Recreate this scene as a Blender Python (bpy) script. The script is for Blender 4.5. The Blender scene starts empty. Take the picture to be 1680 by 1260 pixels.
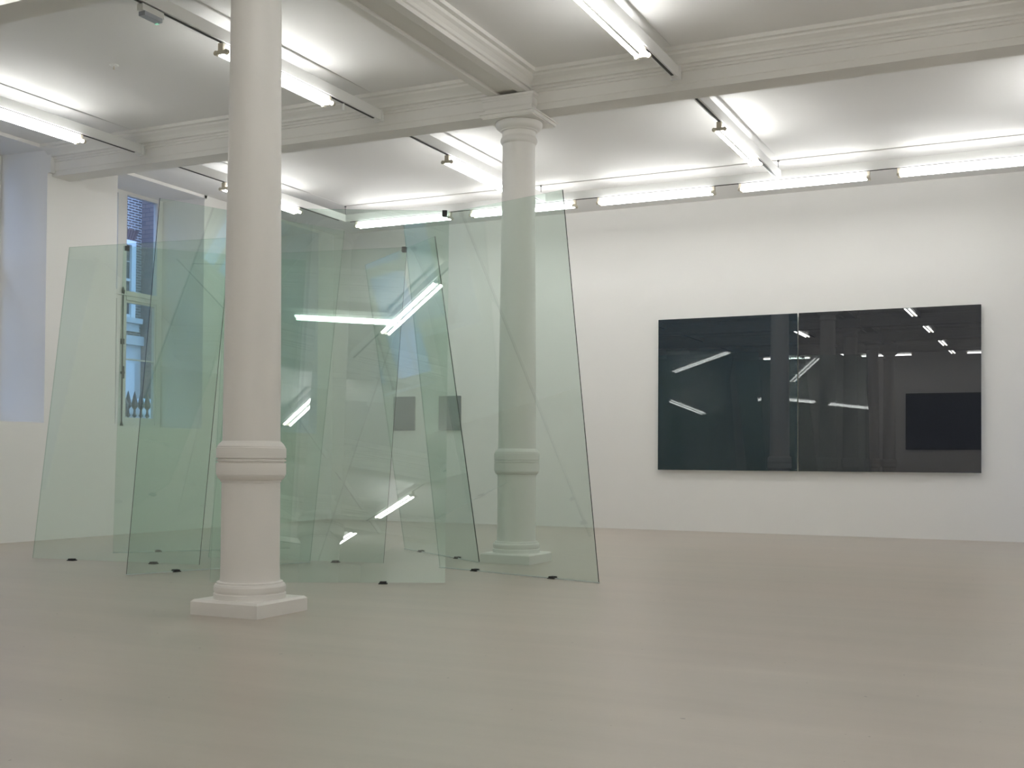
import bpy, math, random
from mathutils import Matrix, Vector
random.seed(4)
S = bpy.context.scene
C = S.collection
PI = math.pi

# ------------------------------------------------------------------ camera, sky, exposure
FPX = 1901.5                     # focal length in pixels of the 1680 x 1260 frame
cam = bpy.data.cameras.new('camera')
cam.sensor_width = 36.0
cam.sensor_fit = 'HORIZONTAL'
cam.lens = FPX * 36.0 / 1680.0
cam.shift_y = (719.18 - 630.0) / 1680.0
cam.clip_start, cam.clip_end = 0.05, 300
co = bpy.data.objects.new('camera', cam)
C.objects.link(co)
r_ = Vector((0.90127, 0.433201, 0.006979)); u_ = Vector((0.001805, -0.019863, 0.999801)); f_ = Vector((-0.433254, 0.901078, 0.018684))
m = Matrix(((r_.x, u_.x, -f_.x), (r_.y, u_.y, -f_.y), (r_.z, u_.z, -f_.z))).to_4x4()
m.translation = (0, 0, 0.948)
co.matrix_world = m
S.camera = co

W = bpy.data.worlds.new('dusk_sky'); S.world = W; W.use_nodes = True
bg = W.node_tree.nodes['Background']
bg.inputs[0].default_value = (0.33, 0.52, 1.0, 1)      # even dusk sky
bg.inputs[1].default_value = 3.2
TUBE = 27.0                                             # fluorescent tube radiance
vs = S.view_settings
vs.view_transform = 'Standard'; vs.look = 'None'; vs.exposure = 0.0; vs.gamma = 1.0; vs.use_curve_mapping = False
S.cycles.transparent_max_bounces = 48
S.cycles.max_bounces = 14
S.cycles.glossy_bounces = 8
S.cycles.diffuse_bounces = 6

# ------------------------------------------------------------------ materials
def mat(name, col, rough=0.5, var=0.0, scale=6.0, bump=0.0, bscale=60.0, spec=0.5, metal=0.0, stretch=None):
    M = bpy.data.materials.new(name); M.use_nodes = True
    nt = M.node_tree; b = nt.nodes['Principled BSDF']
    b.inputs['Base Color'].default_value = (*col, 1)
    b.inputs['Roughness'].default_value = rough
    b.inputs['Metallic'].default_value = metal
    b.inputs['Specular IOR Level'].default_value = spec
    tc = nt.nodes.new('ShaderNodeTexCoord')
    src = tc.outputs['Object']
    if stretch:
        mp = nt.nodes.new('ShaderNodeMapping'); mp.inputs['Scale'].default_value = stretch
        nt.links.new(src, mp.inputs[0]); src = mp.outputs[0]
    if var:
        n = nt.nodes.new('ShaderNodeTexNoise'); n.inputs['Scale'].default_value = scale; n.inputs['Detail'].default_value = 5
        nt.links.new(src, n.inputs['Vector'])
        rp = nt.nodes.new('ShaderNodeMix'); rp.data_type = 'RGBA'
        rp.inputs[6].default_value = (*[c * (1 - var) for c in col], 1)
        rp.inputs[7].default_value = (*[min(1, c * (1 + var)) for c in col], 1)
        nt.links.new(n.outputs['Fac'], rp.inputs[0]); nt.links.new(rp.outputs[2], b.inputs['Base Color'])
    if bump:
        n2 = nt.nodes.new('ShaderNodeTexNoise'); n2.inputs['Scale'].default_value = bscale; n2.inputs['Detail'].default_value = 3
        nt.links.new(tc.outputs['Object'], n2.inputs['Vector'])
        bp = nt.nodes.new('ShaderNodeBump'); bp.inputs['Strength'].default_value = bump; bp.inputs['Distance'].default_value = 0.01
        nt.links.new(n2.outputs['Fac'], bp.inputs['Height']); nt.links.new(bp.outputs[0], b.inputs['Normal'])
    return M

def floor_mat():
    M = mat('polished_screed', (0.335, 0.305, 0.265), 0.36, spec=0.35)
    nt = M.node_tree; b = nt.nodes['Principled BSDF']
    tc = nt.nodes.new('ShaderNodeTexCoord')
    mp = nt.nodes.new('ShaderNodeMapping'); mp.inputs['Rotation'].default_value = (0, 0, 0.30); mp.inputs['Scale'].default_value = (0.35, 2.4, 1)
    nt.links.new(tc.outputs['Object'], mp.inputs[0])
    n1 = nt.nodes.new('ShaderNodeTexNoise'); n1.inputs['Scale'].default_value = 1.3; n1.inputs['Detail'].default_value = 8; n1.inputs['Roughness'].default_value = 0.62
    nt.links.new(mp.outputs[0], n1.inputs['Vector'])
    n2 = nt.nodes.new('ShaderNodeTexNoise'); n2.inputs['Scale'].default_value = 0.45; n2.inputs['Detail'].default_value = 3
    nt.links.new(tc.outputs['Object'], n2.inputs['Vector'])
    cr = nt.nodes.new('ShaderNodeValToRGB')
    cr.color_ramp.elements[0].position = 0.28; cr.color_ramp.elements[0].color = (0.400, 0.358, 0.312, 1)
    cr.color_ramp.elements[1].position = 0.74; cr.color_ramp.elements[1].color = (0.492, 0.443, 0.390, 1)
    nt.links.new(n1.outputs['Fac'], cr.inputs[0])
    mx = nt.nodes.new('ShaderNodeMix'); mx.data_type = 'RGBA'; mx.blend_type = 'MULTIPLY'; mx.inputs[0].default_value = 0.5
    cr2 = nt.nodes.new('ShaderNodeValToRGB')
    cr2.color_ramp.elements[0].position = 0.35; cr2.color_ramp.elements[0].color = (0.93, 0.96, 0.93, 1)
    cr2.color_ramp.elements[1].position = 0.65; cr2.color_ramp.elements[1].color = (1.0, 0.96, 0.93, 1)
    nt.links.new(n2.outputs['Fac'], cr2.inputs[0])
    nt.links.new(cr.outputs[0], mx.inputs[6]); nt.links.new(cr2.outputs[0], mx.inputs[7])
    # scattered dark specks
    n3 = nt.nodes.new('ShaderNodeTexNoise'); n3.inputs['Scale'].default_value = 26; n3.inputs['Detail'].default_value = 1
    nt.links.new(tc.outputs['Object'], n3.inputs['Vector'])
    cr3 = nt.nodes.new('ShaderNodeValToRGB')
    cr3.color_ramp.elements[0].position = 0.195; cr3.color_ramp.elements[0].color = (0.5, 0.5, 0.5, 1)
    cr3.color_ramp.elements[1].position = 0.215; cr3.color_ramp.elements[1].color = (1, 1, 1, 1)
    nt.links.new(n3.outputs['Fac'], cr3.inputs[0])
    mx2 = nt.nodes.new('ShaderNodeMix'); mx2.data_type = 'RGBA'; mx2.blend_type = 'MULTIPLY'; mx2.inputs[0].default_value = 1
    nt.links.new(mx.outputs[2], mx2.inputs[6]); nt.links.new(cr3.outputs[0], mx2.inputs[7])
    nt.links.new(mx2.outputs[2], b.inputs['Base Color'])
    mr = nt.nodes.new('ShaderNodeMapRange'); mr.inputs['To Min'].default_value = 0.30; mr.inputs['To Max'].default_value = 0.44
    nt.links.new(n1.outputs['Fac'], mr.inputs[0]); nt.links.new(mr.outputs[0], b.inputs['Roughness'])
    return M

def glass_mat(name, tint, f0=0.043):
    """thin-sheet glass: tinted see-through plus mirror reflection that grows towards grazing"""
    M = bpy.data.materials.new(name); M.use_nodes = True
    nt = M.node_tree; nt.nodes.clear()
    out = nt.nodes.new('ShaderNodeOutputMaterial')
    tr = nt.nodes.new('ShaderNodeBsdfTransparent'); tr.inputs[0].default_value = (*tint, 1)
    gl = nt.nodes.new('ShaderNodeBsdfGlossy'); gl.inputs['Roughness'].default_value = 0.0; gl.inputs[0].default_value = (1, 1, 1, 1)
    lw = nt.nodes.new('ShaderNodeLayerWeight'); lw.inputs[0].default_value = 0.5
    pw = nt.nodes.new('ShaderNodeMath'); pw.operation = 'POWER'; pw.inputs[1].default_value = 5
    ma = nt.nodes.new('ShaderNodeMath'); ma.operation = 'MULTIPLY_ADD'; ma.inputs[1].default_value = 1 - f0; ma.inputs[2].default_value = f0
    mx = nt.nodes.new('ShaderNodeMixShader')
    nt.links.new(lw.outputs['Facing'], pw.inputs[0]); nt.links.new(pw.outputs[0], ma.inputs[0])
    nt.links.new(ma.outputs[0], mx.inputs[0]); nt.links.new(tr.outputs[0], mx.inputs[1]); nt.links.new(gl.outputs[0], mx.inputs[2])
    nt.links.new(mx.outputs[0], out.inputs[0])
    return M

def emit_mat(name, col, s):
    M = bpy.data.materials.new(name); M.use_nodes = True
    b = M.node_tree.nodes['Principled BSDF']
    b.inputs['Base Color'].default_value = (0.9, 0.9, 0.9, 1)
    b.inputs['Emission Color'].default_value = (*col, 1); b.inputs['Emission Strength'].default_value = s
    return M

def brick_mat(name, c1, c2, mo, bw, bh, ms, yoff=0.0):
    M = bpy.data.materials.new(name); M.use_nodes = True
    nt = M.node_tree; b = nt.nodes['Principled BSDF']; b.inputs['Roughness'].default_value = 0.9
    tc = nt.nodes.new('ShaderNodeTexCoord'); sp = nt.nodes.new('ShaderNodeSeparateXYZ'); cb = nt.nodes.new('ShaderNodeCombineXYZ')
    ad = nt.nodes.new('ShaderNodeMath'); ad.operation = 'ADD'
    nt.links.new(tc.outputs['Object'], sp.inputs[0])
    nt.links.new(sp.outputs[0], ad.inputs[0]); nt.links.new(sp.outputs[1], ad.inputs[1])
    nt.links.new(ad.outputs[0], cb.inputs[0]); nt.links.new(sp.outputs[2], cb.inputs[1])
    br = nt.nodes.new('ShaderNodeTexBrick')
    br.inputs['Color1'].default_value = (*c1, 1); br.inputs['Color2'].default_value = (*c2, 1); br.inputs['Mortar'].default_value = (*mo, 1)
    br.inputs['Scale'].default_value = 1.0; br.inputs['Brick Width'].default_value = bw; br.inputs['Row Height'].default_value = bh
    br.inputs['Mortar Size'].default_value = ms; br.inputs['Mortar Smooth'].default_value = 0.2
    nt.links.new(cb.outputs[0], br.inputs['Vector']); nt.links.new(br.outputs['Color'], b.inputs['Base Color'])
    bp = nt.nodes.new('ShaderNodeBump'); bp.inputs['Strength'].default_value = 0.5; bp.inputs['Distance'].default_value = 0.01; bp.invert = True
    nt.links.new(br.outputs['Fac'], bp.inputs['Height']); nt.links.new(bp.outputs[0], b.inputs['Normal'])
    return M

M_wall = mat('wall_paint', (0.80, 0.787, 0.76), 0.75, var=0.012, scale=1.5, bump=0.05, bscale=40)
M_ceil = mat('ceiling_paint', (0.78, 0.768, 0.75), 0.7, var=0.012, scale=1.2)
M_trim = mat('cornice_paint', (0.77, 0.752, 0.712), 0.6, var=0.02, scale=5, bump=0.04, bscale=50)
M_col = mat('column_paint', (0.79, 0.772, 0.735), 0.55, var=0.02, scale=4, bump=0.08, bscale=35)
M_floor = floor_mat()
M_glass = glass_mat('green_float_glass', (0.897, 0.957, 0.930), 0.110)
M_clear = glass_mat('clear_window_glass', (0.96, 0.975, 0.97))
M_edge = mat('polished_glass_edge', (0.010, 0.030, 0.026), 0.12, spec=0.6)
def two_sided_edge(M):
    """outside of the ground edge is dark green; looked at from inside the sheet it stays see-through"""
    nt = M.node_tree; b = nt.nodes['Principled BSDF']; out = nt.nodes['Material Output']
    ge = nt.nodes.new('ShaderNodeNewGeometry'); tr = nt.nodes.new('ShaderNodeBsdfTransparent'); tr.inputs[0].default_value = (0.62, 0.74, 0.68, 1)
    mx = nt.nodes.new('ShaderNodeMixShader')
    nt.links.new(ge.outputs['Backfacing'], mx.inputs[0]); nt.links.new(b.outputs[0], mx.inputs[1]); nt.links.new(tr.outputs[0], mx.inputs[2])
    nt.links.new(mx.outputs[0], out.inputs[0])
two_sided_edge(M_edge)
M_white = mat('white_enamel', (0.82, 0.82, 0.80), 0.4, spec=0.4)
M_cream = mat('cream_plastic', (0.62, 0.57, 0.47), 0.5)
M_slot = mat('dark_track_slot', (0.045, 0.043, 0.04), 0.6)
M_black = mat('black_rubber', (0.015, 0.015, 0.015), 0.5, var=0.1)
M_wire = mat('steel_wire', (0.25, 0.25, 0.25), 0.4, metal=0.8)
M_tube = emit_mat('lit_fluorescent_tube', (0.99, 1.0, 0.985), TUBE)
M_green = emit_mat('green_status_light', (0.1, 0.9, 0.5), 0.6)
M_sign = mat('grey_diffuser', (0.42, 0.45, 0.50), 0.4)
M_frame = mat('window_paint', (0.72, 0.71, 0.67), 0.5, var=0.02)
M_iron = mat('black_ironwork', (0.02, 0.022, 0.025), 0.5)
M_pan1 = mat('teal_black_lacquer_glass', (0.013, 0.024, 0.035), 0.0, spec=0.95)
M_pan2 = mat('grey_black_lacquer_glass', (0.023, 0.026, 0.033), 0.0, spec=0.95)
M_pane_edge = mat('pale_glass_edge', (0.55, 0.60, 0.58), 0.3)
M_pan3 = mat('blue_black_panel', (0.006, 0.007, 0.012), 0.35)
M_pic = mat('grey_picture_surface', (0.125, 0.142, 0.155), 0.5, var=0.06, scale=8)
M_picside = mat('picture_side', (0.30, 0.30, 0.29), 0.6)
M_brick = brick_mat('stock_brick', (0.10, 0.085, 0.08), (0.16, 0.12, 0.10), (0.52, 0.50, 0.46), 0.24, 0.072, 0.011)
M_block = brick_mat('purple_brick_pier', (0.20, 0.16, 0.155), (0.28, 0.215, 0.19), (0.15, 0.13, 0.13), 0.30, 0.118, 0.010)
M_arch = mat('gauged_brick', (0.13, 0.085, 0.075), 0.9, var=0.2, scale=10)
M_stucco = mat('white_stucco', (0.60, 0.60, 0.58), 0.8, var=0.04, scale=2)
M_outwhite = mat('outdoor_white_paint', (0.72, 0.72, 0.70), 0.6, var=0.03)
M_dpane = mat('dark_reflective_pane', (0.05, 0.06, 0.07), 0.08, spec=0.6)
M_street = mat('asphalt', (0.06, 0.06, 0.065), 0.9, var=0.15, scale=12)
M_stone = mat('portland_stone', (0.55, 0.54, 0.50), 0.85, var=0.06, scale=5)

# ------------------------------------------------------------------ mesh helpers
class MB:
    def __init__(s): s.v = []; s.f = []; s.sm = []; s.mi = []
    def face(s, idx, smooth=False, mi=0): s.f.append(tuple(idx)); s.sm.append(smooth); s.mi.append(mi)
    def box(s, x0, x1, y0, y1, z0, z1, mi=0):
        n = len(s.v)
        s.v += [(x0, y0, z0), (x1, y0, z0), (x1, y1, z0), (x0, y1, z0), (x0, y0, z1), (x1, y0, z1), (x1, y1, z1), (x0, y1, z1)]
        for q in ((0, 3, 2, 1), (4, 5, 6, 7), (0, 1, 5, 4), (1, 2, 6, 5), (2, 3, 7, 6), (3, 0, 4, 7)): s.face([n + i for i in q], mi=mi)
        return s
    def cbox(s, x0, x1, y0, y1, z0, z1, c=0.01, bottom=False):
        """box with a chamfered top edge (and bottom edge if asked)"""
        rings = []
        def ring(d, z): rings.append([(x0 + d, y0 + d, z), (x1 - d, y0 + d, z), (x1 - d, y1 - d, z), (x0 + d, y1 - d, z)])
        if bottom: ring(c, z0); ring(0, z0 + c)
        else: ring(0, z0)
        ring(0, z1 - c); ring(c, z1)
        n = len(s.v)
        for r in rings: s.v += r
        k = len(rings)
        s.face([n + 3, n + 2, n + 1, n]); s.face([n + 4 * (k - 1) + i for i in range(4)])
        for i in range(k - 1):
            for j in range(4):
                a = n + 4 * i + j; b = n + 4 * i + (j + 1) % 4
                s.face([a, b, b + 4, a + 4])
        return s
    def prism(s, prof, axis, a0, a1, off=(0, 0)):
        """closed profile [(p, z)] run along X or Y from a0 to a1"""
        n = len(s.v); k = len(prof)
        for a in (a0, a1):
            for p, z in prof:
                s.v.append((a, p + off[0], z + off[1]) if axis == 'X' else (p + off[0], a, z + off[1]))
        fl = axis == 'Y'
        for i in range(k):
            j = (i + 1) % k
            q = [n + i, n + j, n + k + j, n + k + i]
            s.face(q[::-1] if not fl else q)
        c0 = [n + i for i in range(k)]; c1 = [n + k + i for i in range(k)]
        s.face(c0 if not fl else c0[::-1]); s.face(c1[::-1] if not fl else c1)
        return s
    def lathe(s, prof, cx=0, cy=0, seg=64, smooth=True):
        n = len(s.v); k = len(prof)
        for i in range(seg):
            a = 2 * PI * i / seg
            for r, z in prof: s.v.append((cx + r * math.cos(a), cy + r * math.sin(a), z))
        for i in range(seg):
            j = (i + 1) % seg
            for t in range(k - 1): s.face([n + i * k + t, n + j * k + t, n + j * k + t + 1, n + i * k + t + 1], smooth)
        s.face([n + i * k for i in range(seg)][::-1]); s.face([n + i * k + k - 1 for i in range(seg)])
        return s
    def tube(s, p, q, r, seg=12, smooth=True):
        p = Vector(p); q = Vector(q); d = (q - p).normalized()
        a = d.orthogonal().normalized(); b = d.cross(a); n = len(s.v)
        for e in (p, q):
            for i in range(seg):
                t = 2 * PI * i / seg; s.v.append(tuple(e + a * (r * math.cos(t)) + b * (r * math.sin(t))))
        for i in range(seg):
            j = (i + 1) % seg; s.face([n + i, n + j, n + seg + j, n + seg + i], smooth)
        s.face([n + i for i in range(seg)][::-1]); s.face([n + seg + i for i in range(seg)])
        return s
    def mesh(s, name, mats):
        me = bpy.data.meshes.new(name); me.from_pydata(s.v, [], s.f); me.validate()
        for M in (mats if isinstance(mats, (list, tuple)) else [mats]): me.materials.append(M)
        for p, sm, mi in zip(me.polygons, s.sm, s.mi): p.use_smooth = sm; p.material_index = mi
        if any(s.sm): me.set_sharp_from_angle(angle=math.radians(24))
        me.update(); return me
    def build(s, name, mats, parent=None, loc=None):
        return add(name, s.mesh(name, mats), parent, loc)

def add(name, me, parent=None, loc=None):
    o = bpy.data.objects.new(name, me); C.objects.link(o)
    if parent: o.parent = parent
    if loc: o.location = loc
    return o
def empty(name, loc=(0, 0, 0), rz=0):
    o = bpy.data.objects.new(name, None); C.objects.link(o); o.location = loc; o.rotation_euler = (0, 0, rz)
    o.empty_display_size = 0.1
    return o
def tag(o, label, cat=None, group=None):
    o['label'] = label
    if cat: o['category'] = cat
    if group: o['group'] = group
    return o
def struct(o): o['kind'] = 'structure'; return o
def copy_tree(o, parent=None):
    c = o.copy(); C.objects.link(c); c.parent = parent
    for ch in list(o.children): copy_tree(ch, c)
    return c

# ------------------------------------------------------------------ room shell
XL, XR, YB, YN, ZC = -10.50, 1.50, 15.27, -7.70, 4.49
struct(MB().box(XL - 0.8, XR + 0.3, YN - 0.2, YB + 0.2, -0.12, 0).build('floor', M_floor))
struct(MB().box(XL - 0.02, XR + 0.3, YN - 0.2, YB + 0.2, ZC, ZC + 0.16).build('ceiling', M_ceil))
struct(MB().box(XL - 0.8, XR + 0.3, YB, YB + 0.2, 0, ZC).build('wall_back', M_wall))
struct(MB().box(XL - 0.8, XR + 0.3, YN - 0.2, YN, 0, ZC).build('wall_front', M_wall))

# window wall: sill wall and piers with splayed jambs; recess soffit just under the ceiling
DEP = 0.75; SILL = 1.335; SOF = 4.45; SPL = 0.05
REC = [(4.95, 6.53), (7.97, 9.56), (10.64, 12.22), (13.28, 14.86)]
b = MB()
b.box(XL - DEP, XL, YN, YB, 0, SILL)
edges = [YN] + [e for r in REC for e in r] + [YB]
for i in range(0, len(edges), 2):
    y0, y1 = edges[i], edges[i + 1]
    s0 = SPL if i > 0 else 0; s1 = SPL if i < len(edges) - 2 else 0
    n = len(b.v)
    for z in (SILL, ZC):
        b.v += [(XL, y0, z), (XL, y1, z), (XL - DEP, y1 + s1, z), (XL - DEP, y0 - s0, z)]
    b.face([n, n + 1, n + 5, n + 4]); b.face([n + 1, n + 2, n + 6, n + 5]); b.face([n + 2, n + 3, n + 7, n + 6]); b.face([n + 3, n, n + 4, n + 7])
    b.face([n + 3, n + 2, n + 1, n]); b.face([n + 4, n + 5, n + 6, n + 7])
wl = struct(b.build('wall_left', M_wall))
for y0, y1 in REC:
    struct(MB().box(XL - DEP - 0.06, XL, y0 - SPL, y1 + SPL, SOF, ZC + 0.02).build('trim_1', M_wall))

def window(n, y0, y1):
    """tall window: outer frame, mullion, transom, two casements with a bar each, espagnolette rod"""
    x0, x1 = XL - DEP, XL - DEP + 0.07
    ya, yb = y0 + SPL, y1 - SPL; ym = (ya + yb) / 2 - 0.005
    w = struct(empty('window_%d' % n, (0, 0, 0)))
    fr = MB()
    fr.box(x0, x1, ya, ya + 0.10, SILL, SOF); fr.box(x0, x1, yb - 0.10, yb, SILL, SOF)
    fr.box(x0, x1, ya + .1, yb - .1, SOF - 0.045, SOF); fr.box(x0, x1, ya + .1, yb - .1, SILL, SILL + 0.05)
    fr.box(x0, x1, ym - 0.08, ym + 0.08, SILL + .05, SOF - .045)
    fr.build('window_frame', M_frame, w)
    MB().box(x0, x1 + 0.012, ya + .1, ym - .08, 3.02, 3.14).box(x0, x1 + 0.012, ym + .08, yb - .1, 3.02, 3.14).box(x0, x1 + .03, ya + .1, yb - .1, 3.075, 3.09).build('transom', M_frame, w)
    for a, c in ((ya + 0.10, ym - 0.08), (ym + 0.08, yb - 0.10)):
        cs = MB()
        cs.box(x0 + .012, x1 - .012, a, a + 0.025, SILL + .05, 3.02).box(x0 + .012, x1 - .012, c - 0.025, c, SILL + .05, 3.02)
        cs.box(x0 + .012, x1 - .012, a + .025, c - .025, SILL + .05, SILL + 0.14).box(x0 + .012, x1 - .012, a + .025, c - .025, 2.99, 3.02)
        s_ = cs.build('casement', M_frame, w)
        MB().box(x0 + .02, x1 - .02, a + .025, c - .025, 2.235, 2.252).build('glazing_bar', M_frame, s_)
        for z0, z1 in ((SILL + .14, 2.235), (2.252, 2.99)):
            MB().box(x0 + .032, x0 + .036, a + .025, c - .025, z0, z1).build('pane', M_clear, s_)
        MB().box(x0 + .032, x0 + .036, a, c, 3.14, SOF - .045).build('pane', M_clear, w)
    rod = MB().tube((x1 + .018, ym + .01, SILL + .03), (x1 + .018, ym + .01, 3.08), 0.0075, 8)
    rod.lathe([(0.001, 3.06), (0.016, 3.09), (0.022, 3.13), (0.006, 3.18), (0.001, 3.185)], x1 + .018, ym + .01, 10)
    rod.lathe([(0.012, SILL + .01), (0.022, SILL + .02), (0.014, SILL + .06), (0.007, SILL + .08)], x1 + .018, ym + .01, 10)
    rod.box(x1, x1 + .03, ym - .012, ym + .032, 2.43, 2.50)
    rd = rod.build('espagnolette_rod', M_iron, w)
    MB().tube((x1 + .035, ym + .01, 1.98), (x1 + .035, ym + .01, 2.14), 0.014, 8).box(x1, x1 + .05, ym - .006, ym + .026, 2.04, 2.07).build('handle', M_iron, rd)
    return w
for i, (a, c) in enumerate(REC): window(i + 1, a, c)

# right hand wall with one tall window opening (out of frame, lets dusk light in)
b = MB()
WY0, WY1, WZ0, WZ1 = 13.5, 14.5, 0.25, 2.0
b.box(XR, XR + 0.3, YN, WY0, 0, ZC).box(XR, XR + 0.3, WY1, YB, 0, ZC).box(XR, XR + 0.3, WY0, WY1, 0, WZ0).box(XR, XR + 0.3, WY0, WY1, WZ1, ZC)
struct(b.build('wall_right', M_wall))
w = struct(empty('window_%d' % (len(REC) + 1)))
b = MB(); wm = (WY0 + WY1) / 2
for a in (WY0, wm - .04, WY1 - .08): b.box(XR + .1, XR + .18, a, a + .08, WZ0, WZ1)
for z in (WZ0, WZ1 - .08): b.box(XR + .11, XR + .17, WY0 + .08, wm - .04, z, z + .08).box(XR + .11, XR + .17, wm + .04, WY1 - .08, z, z + .08)
b.build('window_frame', M_frame, w)
for a, c in ((WY0 + .08, wm - .04), (wm + .04, WY1 - .08)): MB().box(XR + .135, XR + .14, a, c, WZ0 + .08, WZ1 - .08).build('pane', M_clear, w)

# ------------------------------------------------------------------ beams with stepped cornices
HALF = [(.130, 4.157), (.130, 4.214), (.136, 4.219), (.136, 4.317), (.150, 4.321), (.150, 4.342), (.163, 4.345), (.163, 4.366),
        (.192, 4.371), (.196, 4.392), (.215, 4.412), (.238, 4.424), (.262, 4.436), (.270, 4.452), (.310, 4.455), (.310, ZC + .002)]
PROF = [(-p, z) for p, z in HALF[::-1]] + HALF
def xbeam(y, dz=0.0, x0=XL, x1=XR):
    prof = [(p, z + dz if z < ZC else z) for p, z in PROF]
    return MB().prism(prof, 'X', x0, x1, (y, 0))
YC, YNEAR, XC = 9.755, 5.84, -4.645
bm_ = struct(xbeam(YC).build('ceiling_beam', M_trim)); bm_['label'] = 'white moulded ceiling beam resting on the column clad by glass sheets'
for y in (YNEAR, 2.42, -0.95, -4.12):
    struct(xbeam(y, -0.045).build('ceiling_beam', M_trim))
HT = [(.098, 4.336), (.098, 4.318), (.112, 4.310), (.195, 4.310), (.195, 4.330), (.188, 4.334), (.188, 4.352), (.205, 4.356), (.212, 4.384), (.236, 4.412),
      (.262, 4.428), (.270, 4.452), (.310, 4.455), (.310, ZC + .002)]
PT = [(-p, z) for p, z in HT[::-1]] + HT
for y0, y1 in ((YNEAR, YC), (2.42, YNEAR), (-0.95, 2.42), (-4.12, -0.95)):
    struct(MB().prism(PT, 'Y', y0 + 0.12, y1 - 0.12, (XC, 0)).build('ceiling_beam', M_trim))
# upper face of the pier stands a little proud round the beam end
struct(MB().box(XL, XL + 0.05, 9.56, 10.02, 4.19, ZC).build('trim_2', M_wall))

# ------------------------------------------------------------------ columns
def column(loc, label):
    t = tag(empty('column', loc), label, 'column', None)
    MB().cbox(-.25, .25, -.25, .25, 0, .092, .014).build('plinth', M_col, t)
    low = [(.219, .092), (.219, .122), (.213, .127), (.213, .131), (.2165, .138), (.2185, .150), (.2175, .166), (.211, .178), (.201, .184), (.201, .192), (.184, .198),
           (.181, .215), (.1785, .30), (.1775, .766), (.1765, .800)]
    MB().lathe(low, seg=72).build('base', M_col, t)
    ring = [(.1765, .800), (.1825, .801), (.1825, .812), (.187, .814), (.2000, .826), (.2065, .840), (.2065, .846), (.2115, .847), (.2115, .918), (.2000, .921), (.2000, .927), (.2115, .930),
            (.2115, .939), (.2000, .942), (.2000, .947), (.2115, .950), (.2115, 1.010), (.2060, 1.012), (.2060, 1.022), (.2025, 1.024), (.1950, 1.036), (.1840, 1.046), (.1790, 1.052), (.1755, 1.053)]
    rg = MB(); rg.lathe(ring, seg=72, smooth=True); rg.build('collar', M_col, t)
    sh = [(.1755, 1.052), (.1743, 1.15), (.1725, 1.6), (.168, 2.2), (.163, 2.65), (.157, 3.4), (.1535, 3.896)]
    MB().lathe(sh, seg=72).build('shaft', M_col, t)
    cp = [(.1535, 3.896), (.165, 3.906), (.1705, 3.916), (.1735, 3.930), (.1715, 3.944), (.166, 3.956), (.162, 3.962), (.1585, 3.968), (.1565, 4.000), (.1565, 4.012),
          (.172, 4.018), (.176, 4.026), (.196, 4.038), (.213, 4.056), (.2205, 4.076), (.2205, 4.092), (.214, 4.104)]
    MB().lathe(cp, seg=72).build('capital', M_col, t)
    ab = MB()
    for h, z0, z1 in ((.255, 4.100, 4.108), (.264, 4.108, 4.138), (.278, 4.138, 4.150), (.262, 4.150, 4.158), (.240, 4.158, 4.192), (.246, 4.192, 4.200), (.250, 4.200, 4.262), (.258, 4.262, 4.280), (.266, 4.280, 4.304)):
        ab.box(-h, h, -h, h, z0, z1)
    ab.build('abacus', M_col, t)
    return t
col1 = column((-4.548, 5.75, 0), 'white round column with moulded collar standing in front of the glass sheets')
def colcopy(loc, label, group=None):
    t = copy_tree(col1); t.location = loc; tag(t, label, 'column', group)
    if group is None and 'group' in t: del t['group']
    return t
colcopy((-4.644, 9.765, 0), 'white round column with capital carrying the main beam, seen behind green glass')
for y in (2.36, -1.0, -4.17): colcopy((XC, y, 0), 'white round column behind the viewer, mirrored in the dark panels', 'columns behind the viewer')

# ------------------------------------------------------------------ ceiling channels, battens, wires
ZT0, ZT1 = 4.262, 4.360          # channel bottom and top
HWID = 0.030
def channel(axis, c, a0, a1, label, wires=(), plate=()):
    t = tag(empty('lighting_channel'), label, 'light channel')
    def bx(lo, hi, w, z0, z1, o=0):
        return (lo, hi, c + o - w, c + o + w, z0, z1) if axis == 'X' else (c + o - w, c + o + w, lo, hi, z0, z1)
    MB().box(*bx(a0, a1, HWID, ZT0, ZT1)).build('body', M_white, t)
    MB().box(*bx(a0 + .12, a1 - .12, 0.011, ZT0 - .005, ZT0)).build('track_slot', M_slot, t)
    if wires:
        for wv in wires:
            p = (wv, c, ZT1) if axis == 'X' else (c, wv, ZT1)
            MB().tube(p, (p[0], p[1], ZC), 0.004, 6).tube((p[0], p[1], ZC - .018), (p[0], p[1], ZC), 0.013, 8).build('hanger_wire', M_wire, t)
    for a, sg in plate:
        MB().box(*bx(min(a, a + sg * .03), max(a, a + sg * .03), 0.045, ZT0 - .012, ZT1 + .012)).build('end_plate', M_white, t)
    # slender joint strip on the ceiling above the channel
    st = MB().box(*bx(a0, a1, 0.011, ZC - .0025, ZC + .001)).build('trim_3', M_ceil); struct(st)
    return t

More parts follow.
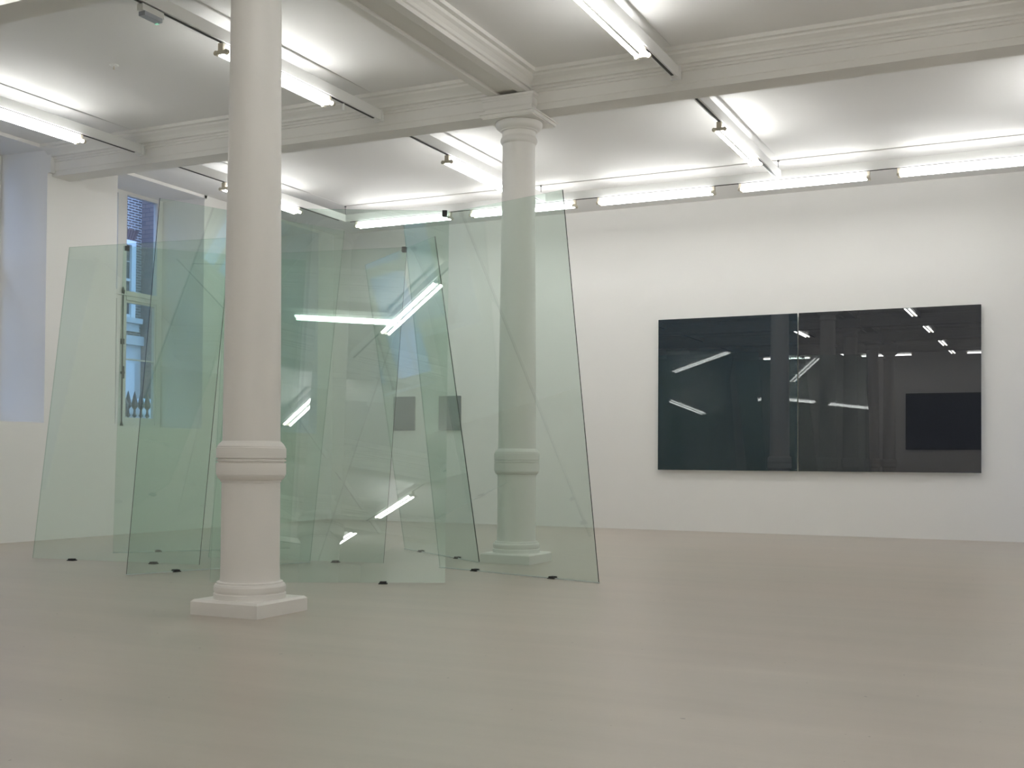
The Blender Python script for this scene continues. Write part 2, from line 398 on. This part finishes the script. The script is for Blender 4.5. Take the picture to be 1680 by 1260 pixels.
LEN = 1.47
def make_batten():
    t = tag(empty('fluorescent_batten'), 'batten', 'ceiling light')
    L = LEN
    MB().box(0, L, -.022, .022, -.046, 0).build('spine', M_white, t)
    for s in (-1, 1):
        tb = MB().tube((.022, s * .043, -.072), (L - .022, s * .043, -.072), 0.0165, 14)
        tb.build('tube', M_tube, t)
    for x0 in (-.018, L - .014):
        h = MB().box(x0, x0 + .032, -.024, .024, -.060, 0)
        h.box(x0 + .004, x0 + .028, -.062, .062, -.083, -.058)
        h.tube((x0 + .002, -.052, -.074), (x0 + .030, -.052, -.074), .020, 10).tube((x0 + .002, .052, -.074), (x0 + .030, .052, -.074), .020, 10)
        h.build('lampholder', M_cream, t)
    return t
proto = make_batten(); used = [False]
def batten(axis, c, a, label, group=None):
    t = proto if not used[0] else copy_tree(proto)
    used[0] = True
    if axis == 'X': t.location = (a, c, ZT0 - .009); t.rotation_euler = (0, 0, 0)
    else: t.location = (c, a, ZT0 - .009); t.rotation_euler = (0, 0, PI / 2)
    tag(t, label, 'ceiling light', group)
    if group is None and 'group' in t: del t['group']

XT = [-9.14, -6.085, -3.065, -0.03]
NM = ['beside the window wall', 'over the glass sheets', 'in front of the dark panels', 'on the side away from the windows', 'farthest from the windows']
YX = 13.56
channel('X', YX, XT[0] - HWID, XR - .2, 'white suspended lighting channel running along the panel wall', wires=(XT[0] + .005, -6.13, XT[2] - .01, -.05))
ORD = ['first', 'second', 'third', 'fourth', 'fifth', 'sixth', 'seventh']
for i in range(5):
    batten('X', YX, -8.93 + 1.803 * i, ORD[i] + ' twin-tube batten from the window corner, on the panel-wall channel', 'battens along the panel wall')
for i, x in enumerate(XT):
    channel('Y', x, YC + .12, YX - HWID, 'white lighting channel between main beam and panel wall, ' + NM[i], plate=((YC + .14, 1),))
    batten('Y', x, 10.985, 'twin-tube batten between main beam and panel wall, ' + NM[i])
    channel('Y', x, YNEAR + .125, YC - .135, 'white lighting channel between the two columns\' beams, ' + NM[i], plate=((YC - .137, -1),))
    batten('Y', x, 7.265, 'twin-tube batten between the two columns\' beams, ' + NM[i])
    for (a0, a1, la) in ((2.42, YNEAR, 3.65), (-0.95, 2.42, 0.20), (-4.12, -0.95, -3.35)):
        channel('Y', x, a0 + .125, a1 - .13, 'white lighting channel in the bays behind the viewer')
        if (la > 3 and x < -5) or x < -9: continue
        batten('Y', x, la, 'twin-tube fluorescent batten in the bays behind the viewer', 'battens behind the viewer')
    channel('Y', x, -5.95 + HWID, -4.26, 'white lighting channel in the bays behind the viewer')
    for la in (-5.86,) if x > -9 else (): batten('Y', x, la, 'twin-tube fluorescent batten in the bays behind the viewer', 'battens behind the viewer')
channel('X', -5.95, XT[0], XT[-1], 'white lighting channel along the wall behind the viewer')
for i in range(3):
    batten('X', -5.95, -8.70 + 3.0 * i, 'twin-tube fluorescent batten in the bays behind the viewer', 'battens behind the viewer')
channel('X', 5.28, XT[0] + HWID, XT[1] - HWID, 'white lighting channel in the bays behind the viewer')
batten('X', 5.28, -8.10, 'twin-tube fluorescent batten in the bays behind the viewer', 'battens behind the viewer')
for o in bpy.data.objects:
    if o.name.startswith('lighting_channel') and 'viewer' in o['label']: o['group'] = 'channels behind the viewer'

# emergency light, spare track adapter, smoke detector
e = tag(empty('emergency_light', (XT[1], 6.36, ZT0 - .009)), 'small white emergency light with grey diffuser clipped under the channel', 'emergency light')
MB().cbox(-.028, .028, 0, .22, -.052, 0, .006).build('housing', M_white, e)
MB().box(-.030, .030, .02, .20, -.084, -.052).build('diffuser', M_sign, e)
MB().box(-.031, -.006, .188, .204, -.088, -.072).build('status_light', M_green, e)
a = tag(empty('track_adapter', (XT[1], 8.98, ZT0 - .009)), 'tiny clear track adapter hanging under the channel end', 'track adapter')
MB().tube((0, 0, -.02), (0, 0, 0), .012, 10).build('stem', M_white, a)
MB().lathe([(.004, -.065), (.013, -.06), (.015, -.03), (.008, -.02)], 0, 0, 12).build('drop', M_white, a)
d = tag(empty('smoke_detector', (-7.77, 7.81, ZC)), 'small white sprinkler rose set in the flat ceiling', 'sprinkler')
MB().lathe([(.010, -.012), (.034, -.010), (.042, -.003), (.042, 0.0)], 0, 0, 24).build('rose', M_white, d)
MB().lathe([(.004, -.040), (.011, -.038), (.011, -.034), (.006, -.030), (.006, -.010)], 0, 0, 12).build('nozzle', M_cream, d)

# ------------------------------------------------------------------ leaning glass sheets
GW, GH, GT = 1.774, 3.0, 0.010
SHEETS = [
 # bottom-mid x, y, heading, lean (deg), label
 (-7.7718, 7.8900, 7.846, 8.573, 'pale green glass sheet leaning in front of the window pier', []),
 (-6.5384, 7.9126, 70.502, -9.062, 'green glass sheet set edge-on to the wall, behind the near column', []),
 (-6.4550, 8.7970, 9.851, 9.950, 'green glass sheet in the middle of the group, clipped at its top corner', [0.985]),
 (-7.9650, 9.3260, 51.058, -9.949, 'green glass sheet at the back of the group, nearest the window', [0.02]),
 (-5.0677, 7.3366, 27.978, 10.05, 'large green glass sheet leaning back directly behind the near column, mirroring ceiling lights', [0.98]),
 (-4.1274, 8.6466, -16.985, -8.854, 'green glass sheet in front of the far column, standing farthest from the windows', []),
 (-5.6150, 10.0420, -36.400, -9.080, 'green glass sheet at the back of the group, nearest the far column', []),
]
me_s = MB(); hw = GW / 2
v = [(-hw, -GT / 2, 0), (hw, -GT / 2, 0), (hw, -GT / 2, GH), (-hw, -GT / 2, GH), (-hw, GT / 2, 0), (hw, GT / 2, 0), (hw, GT / 2, GH), (-hw, GT / 2, GH)]
me_s.v = list(v); me_s.face((0, 1, 2, 3)); me_s.face((5, 4, 7, 6))
me_s = me_s.mesh('sheet', M_glass)
me_e = MB(); me_e.v = list(v)
for q in ((4, 5, 1, 0), (1, 5, 6, 2), (2, 6, 7, 3), (4, 0, 3, 7)): me_e.face(q)
me_e = me_e.mesh('polished_edge', M_edge)
cl = MB(); cl.cbox(-.034, .034, -.030, .030, 0, .008, .002)
cl.cbox(-.026, .026, -.024, -.0062, .008, .020, .003); cl.cbox(-.026, .026, .0062, .024, .008, .020, .003)
me_c = cl.mesh('floor_clip', M_black)
tc_ = MB(); tc_.cbox(-.020, .020, -.018, -.0055, 0, .042, .003); tc_.cbox(-.020, .020, .0055, .018, 0, .042, .003); tc_.cbox(-.020, .020, -.018, .018, .042, .048, .002)
me_t = tc_.mesh('corner_clip', M_black)
for (x, y, hd, ln, lab, tops) in SHEETS:
    t = tag(empty('glass_sheet', (x, y, 0.009), math.radians(hd)), lab, 'glass sheet')
    ln = math.radians(ln)
    for nm, me in (('sheet', me_s), ('polished_edge', me_e)):
        o = add(nm, me, t); o.rotation_euler = (-ln, 0, 0)
    if ln < 0: MB().cbox(-hw, hw, -.010, .010, -.009, -.0005, .002).build('edge_glint_strip', M_pane_edge, t)  # added pale strip, paints the bright glint along the sheet's bottom edge
    for u in (0.245, 0.735):
        add('floor_clip', me_c, t, ((u - .5) * GW, 0, -.009))
    for u in tops:
        o = add('corner_clip', me_t, t); o.rotation_euler = (-ln, 0, 0)
        o.location = Matrix.Rotation(-ln, 4, 'X') @ Vector(((u - .5) * GW, 0, GH - .046))

# ------------------------------------------------------------------ wall panels and small pictures
def panel(x0, x1, z0, z1, M, lab, th=0.035, gap=0.03):
    t = tag(empty('lacquered_picture', ((x0 + x1) / 2, YB, z0)), lab, 'picture')
    h = (x1 - x0) / 2; H = z1 - z0
    MB().box(-h, h, -gap - th, -gap - th + .006, 0, H).build('glass_face', M, t)
    MB().box(-h, h, -gap - th + .006, -gap - th + .012, 0, H).build('glass_edge', M_pane_edge, t)
    MB().box(-h + .05, h - .05, -gap - th + .012, 0, .05, H - .05).build('backing_frame', M_picside, t)
    return t
panel(-5.088, -3.192, 0.829, 2.888, M_pan1, 'teal-black mirror-glossy glass panel, the narrower one of the wall pair')
panel(-3.176, -0.965, 0.829, 2.890, M_pan2, 'warm grey-black mirror-glossy glass panel, the wider one of the wall pair')
def picture(x0, x1, z0, z1, M, lab, name='picture', wall=YB, sg=-1):
    t = tag(empty(name, ((x0 + x1) / 2, wall, z0)), lab, 'picture', None)
    h = (x1 - x0) / 2; H = z1 - z0
    ya, yb = sorted((sg * .028, sg * .034))
    MB().box(-h, h, ya, yb, 0, H).build('face', M, t)
    ya, yb = sorted((0, sg * .028))
    MB().box(-h + .004, h - .004, ya, yb, .004, H - .004).build('stretcher', M_picside, t)
    return t
picture(-9.350, -8.974, 1.386, 1.905, M_pic, 'small grey upright picture on the wall, the one nearer the room corner')
picture(-8.556, -8.184, 1.386, 1.902, M_pic, 'small grey upright picture on the wall, the one nearer the dark panels')
picture(-4.62, -0.90, 1.36, 3.12, M_pan3, 'large blue-black panel seen only as a reflection in the grey-black panel', wall=YN, sg=1)

# ------------------------------------------------------------------ outside: street and terrace opposite
XF = -23.0
struct(MB().box(-40, XL - .8, -30, 70, -0.75, -0.6).build('street_ground', M_street))
bd = tag(empty('terrace_house', (XF, 23.3, -0.6)), 'brick terrace house with white sash windows seen through the gallery window', 'building')
def bpart(name, M, mb, parent=None):
    o = mb.build(name, M, parent or bd)
    o.location = (-XF, -23.3, 0.6) if parent is None else (0, 0, 0)
    return o
bpart('brick_wall', M_brick, MB().box(XF - 1.0, XF, -12, 24.22, 4.25, 15.0).box(XF - 1.0, XF, 25.4, 60, 4.25, 15.0))
bpart('stucco_ground_floor', M_stucco, MB().box(XF - 1.0, XF + .02, -12, 24.22, -0.6, 4.0).box(XF - 1.0, XF + .02, 25.4, 60, -.6, 4.0))
bpart('string_course', M_stone, MB().box(XF - .5, XF + .14, -12, 24.22, 4.0, 4.25).box(XF - .5, XF + .14, 25.4, 60, 4.0, 4.25))
bpart('brick_pier', M_block, MB().box(XF - 1.0, XF + .42, 24.22, 25.4, -0.6, 15.0))
for k, yr in enumerate((23.92, 21.1, 18.3, 28.6)):
    yl = yr - 1.15
    w = bpart('sash_window', M_outwhite, MB().box(XF, XF + .10, yl, yl + .16, 4.72, 6.83).box(XF, XF + .10, yr - .16, yr, 4.72, 6.83).box(XF, XF + .10, yl + .16, yr - .16, 6.70, 6.83)
              .box(XF + .01, XF + .06, yl + .16, yr - .16, 5.72, 5.79).box(XF + .01, XF + .06, yl + .16, yr - .16, 4.72, 4.82)
              .box(XF + .01, XF + .045, (yl + yr) / 2 - .015, (yl + yr) / 2 + .015, 4.82, 6.7)
              .box(XF + .01, XF + .045, yl + .16, yr - .16, 6.24, 6.265).box(XF + .01, XF + .045, yl + .16, yr - .16, 5.25, 5.275))
    bpart('pane', M_dpane, MB().box(XF + .004, XF + .02, yl + .16, yr - .16, 4.82, 6.70), w)
    bpart('window_sill', M_stone, MB().box(XF, XF + .22, yl - .05, yr + .16, 4.58, 4.72).box(XF, XF + .12, yl - .02, yr + .12, 4.36, 4.58), None)
    ar = MB()
    for j in range(15):                                   # gauged flat arch: wedge bricks
        t0 = -1 + 2 * j / 15; t1 = -1 + 2 * (j + 1) / 15
        ym = (yl + yr) / 2; hb = 0.60; ht = 0.76
        g = .012
        n = len(ar.v)
        for xx in (XF, XF + .018):
            ar.v += [(xx, ym + t0 * hb + g / 2, 6.84), (xx, ym + t1 * hb - g / 2, 6.84), (xx, ym + t1 * ht - g / 2, 7.14), (xx, ym + t0 * ht + g / 2, 7.14)]
        for q in ((0, 1, 2, 3), (7, 6, 5, 4), (0, 4, 5, 1), (1, 5, 6, 2), (2, 6, 7, 3), (3, 7, 4, 0)): ar.face([n + i for i in q])
    bpart('brick_arch', M_arch, ar)
    g = bpart('ground_window', M_outwhite, MB().box(XF + .02, XF + .10, yl - .05, yl + .14, .9, 3.5).box(XF + .02, XF + .10, yr - .38, yr, .9, 3.5).box(XF + .02, XF + .10, yl + .14, yr - .38, 3.36, 3.5)
              .box(XF + .03, XF + .08, yl + .14, yr - .38, 2.30, 2.37).box(XF + .02, XF + .24, yl - .1, yr + .1, .75, .9))
    bpart('pane', M_dpane, MB().box(XF + .021, XF + .03, yl + .14, yr - .38, .9, 3.36), g)
# area railing with spear finials, and a capped stone pier
XRL = -14.6
rl = tag(empty('iron_railing', (XRL, 15.0, -0.6)), 'black spear-headed iron railing outside the gallery window', 'railing')
pk = MB().tube((0, 0, 0), (0, 0, 2.33), .014, 8)
pk.lathe([(.012, 2.24), (.040, 2.27), (.022, 2.31), (.018, 2.38), (.036, 2.40), (.058, 2.44), (.052, 2.49), (.024, 2.62), (.002, 2.70)], 0, 0, 8)
me_p = pk.mesh('picket', M_iron)
for i in range(25): add('picket', me_p, rl, (0, -1.73 + .153 * i, 0))
MB().box(-.02, .02, -1.75, 2.05, 2.10, 2.16).build('top_rail', M_iron, rl)
MB().box(-.02, .02, -1.75, 2.05, .12, .16).build('bottom_rail', M_iron, rl)
MB().lathe([(.03, 0), (.04, 2.10), (.085, 2.16), (.045, 2.22), (.095, 2.36), (.10, 2.46), (.055, 2.56), (.005, 2.60)], 0, -.02, 12).build('post', M_iron, rl)
sp = tag(empty('stone_pier', (-17.0, 17.98, -0.6)), 'low white stone pier with sloped cap beyond the railing', 'pier')
MB().box(-.22, .22, -.22, .22, 0, 2.42).build('shaft', M_outwhite, sp)
MB().box(-.27, .27, -.27, .27, 2.42, 2.56).cbox(-.27, .27, -.27, .27, 2.56, 2.74, .14).build('cap', M_outwhite, sp)
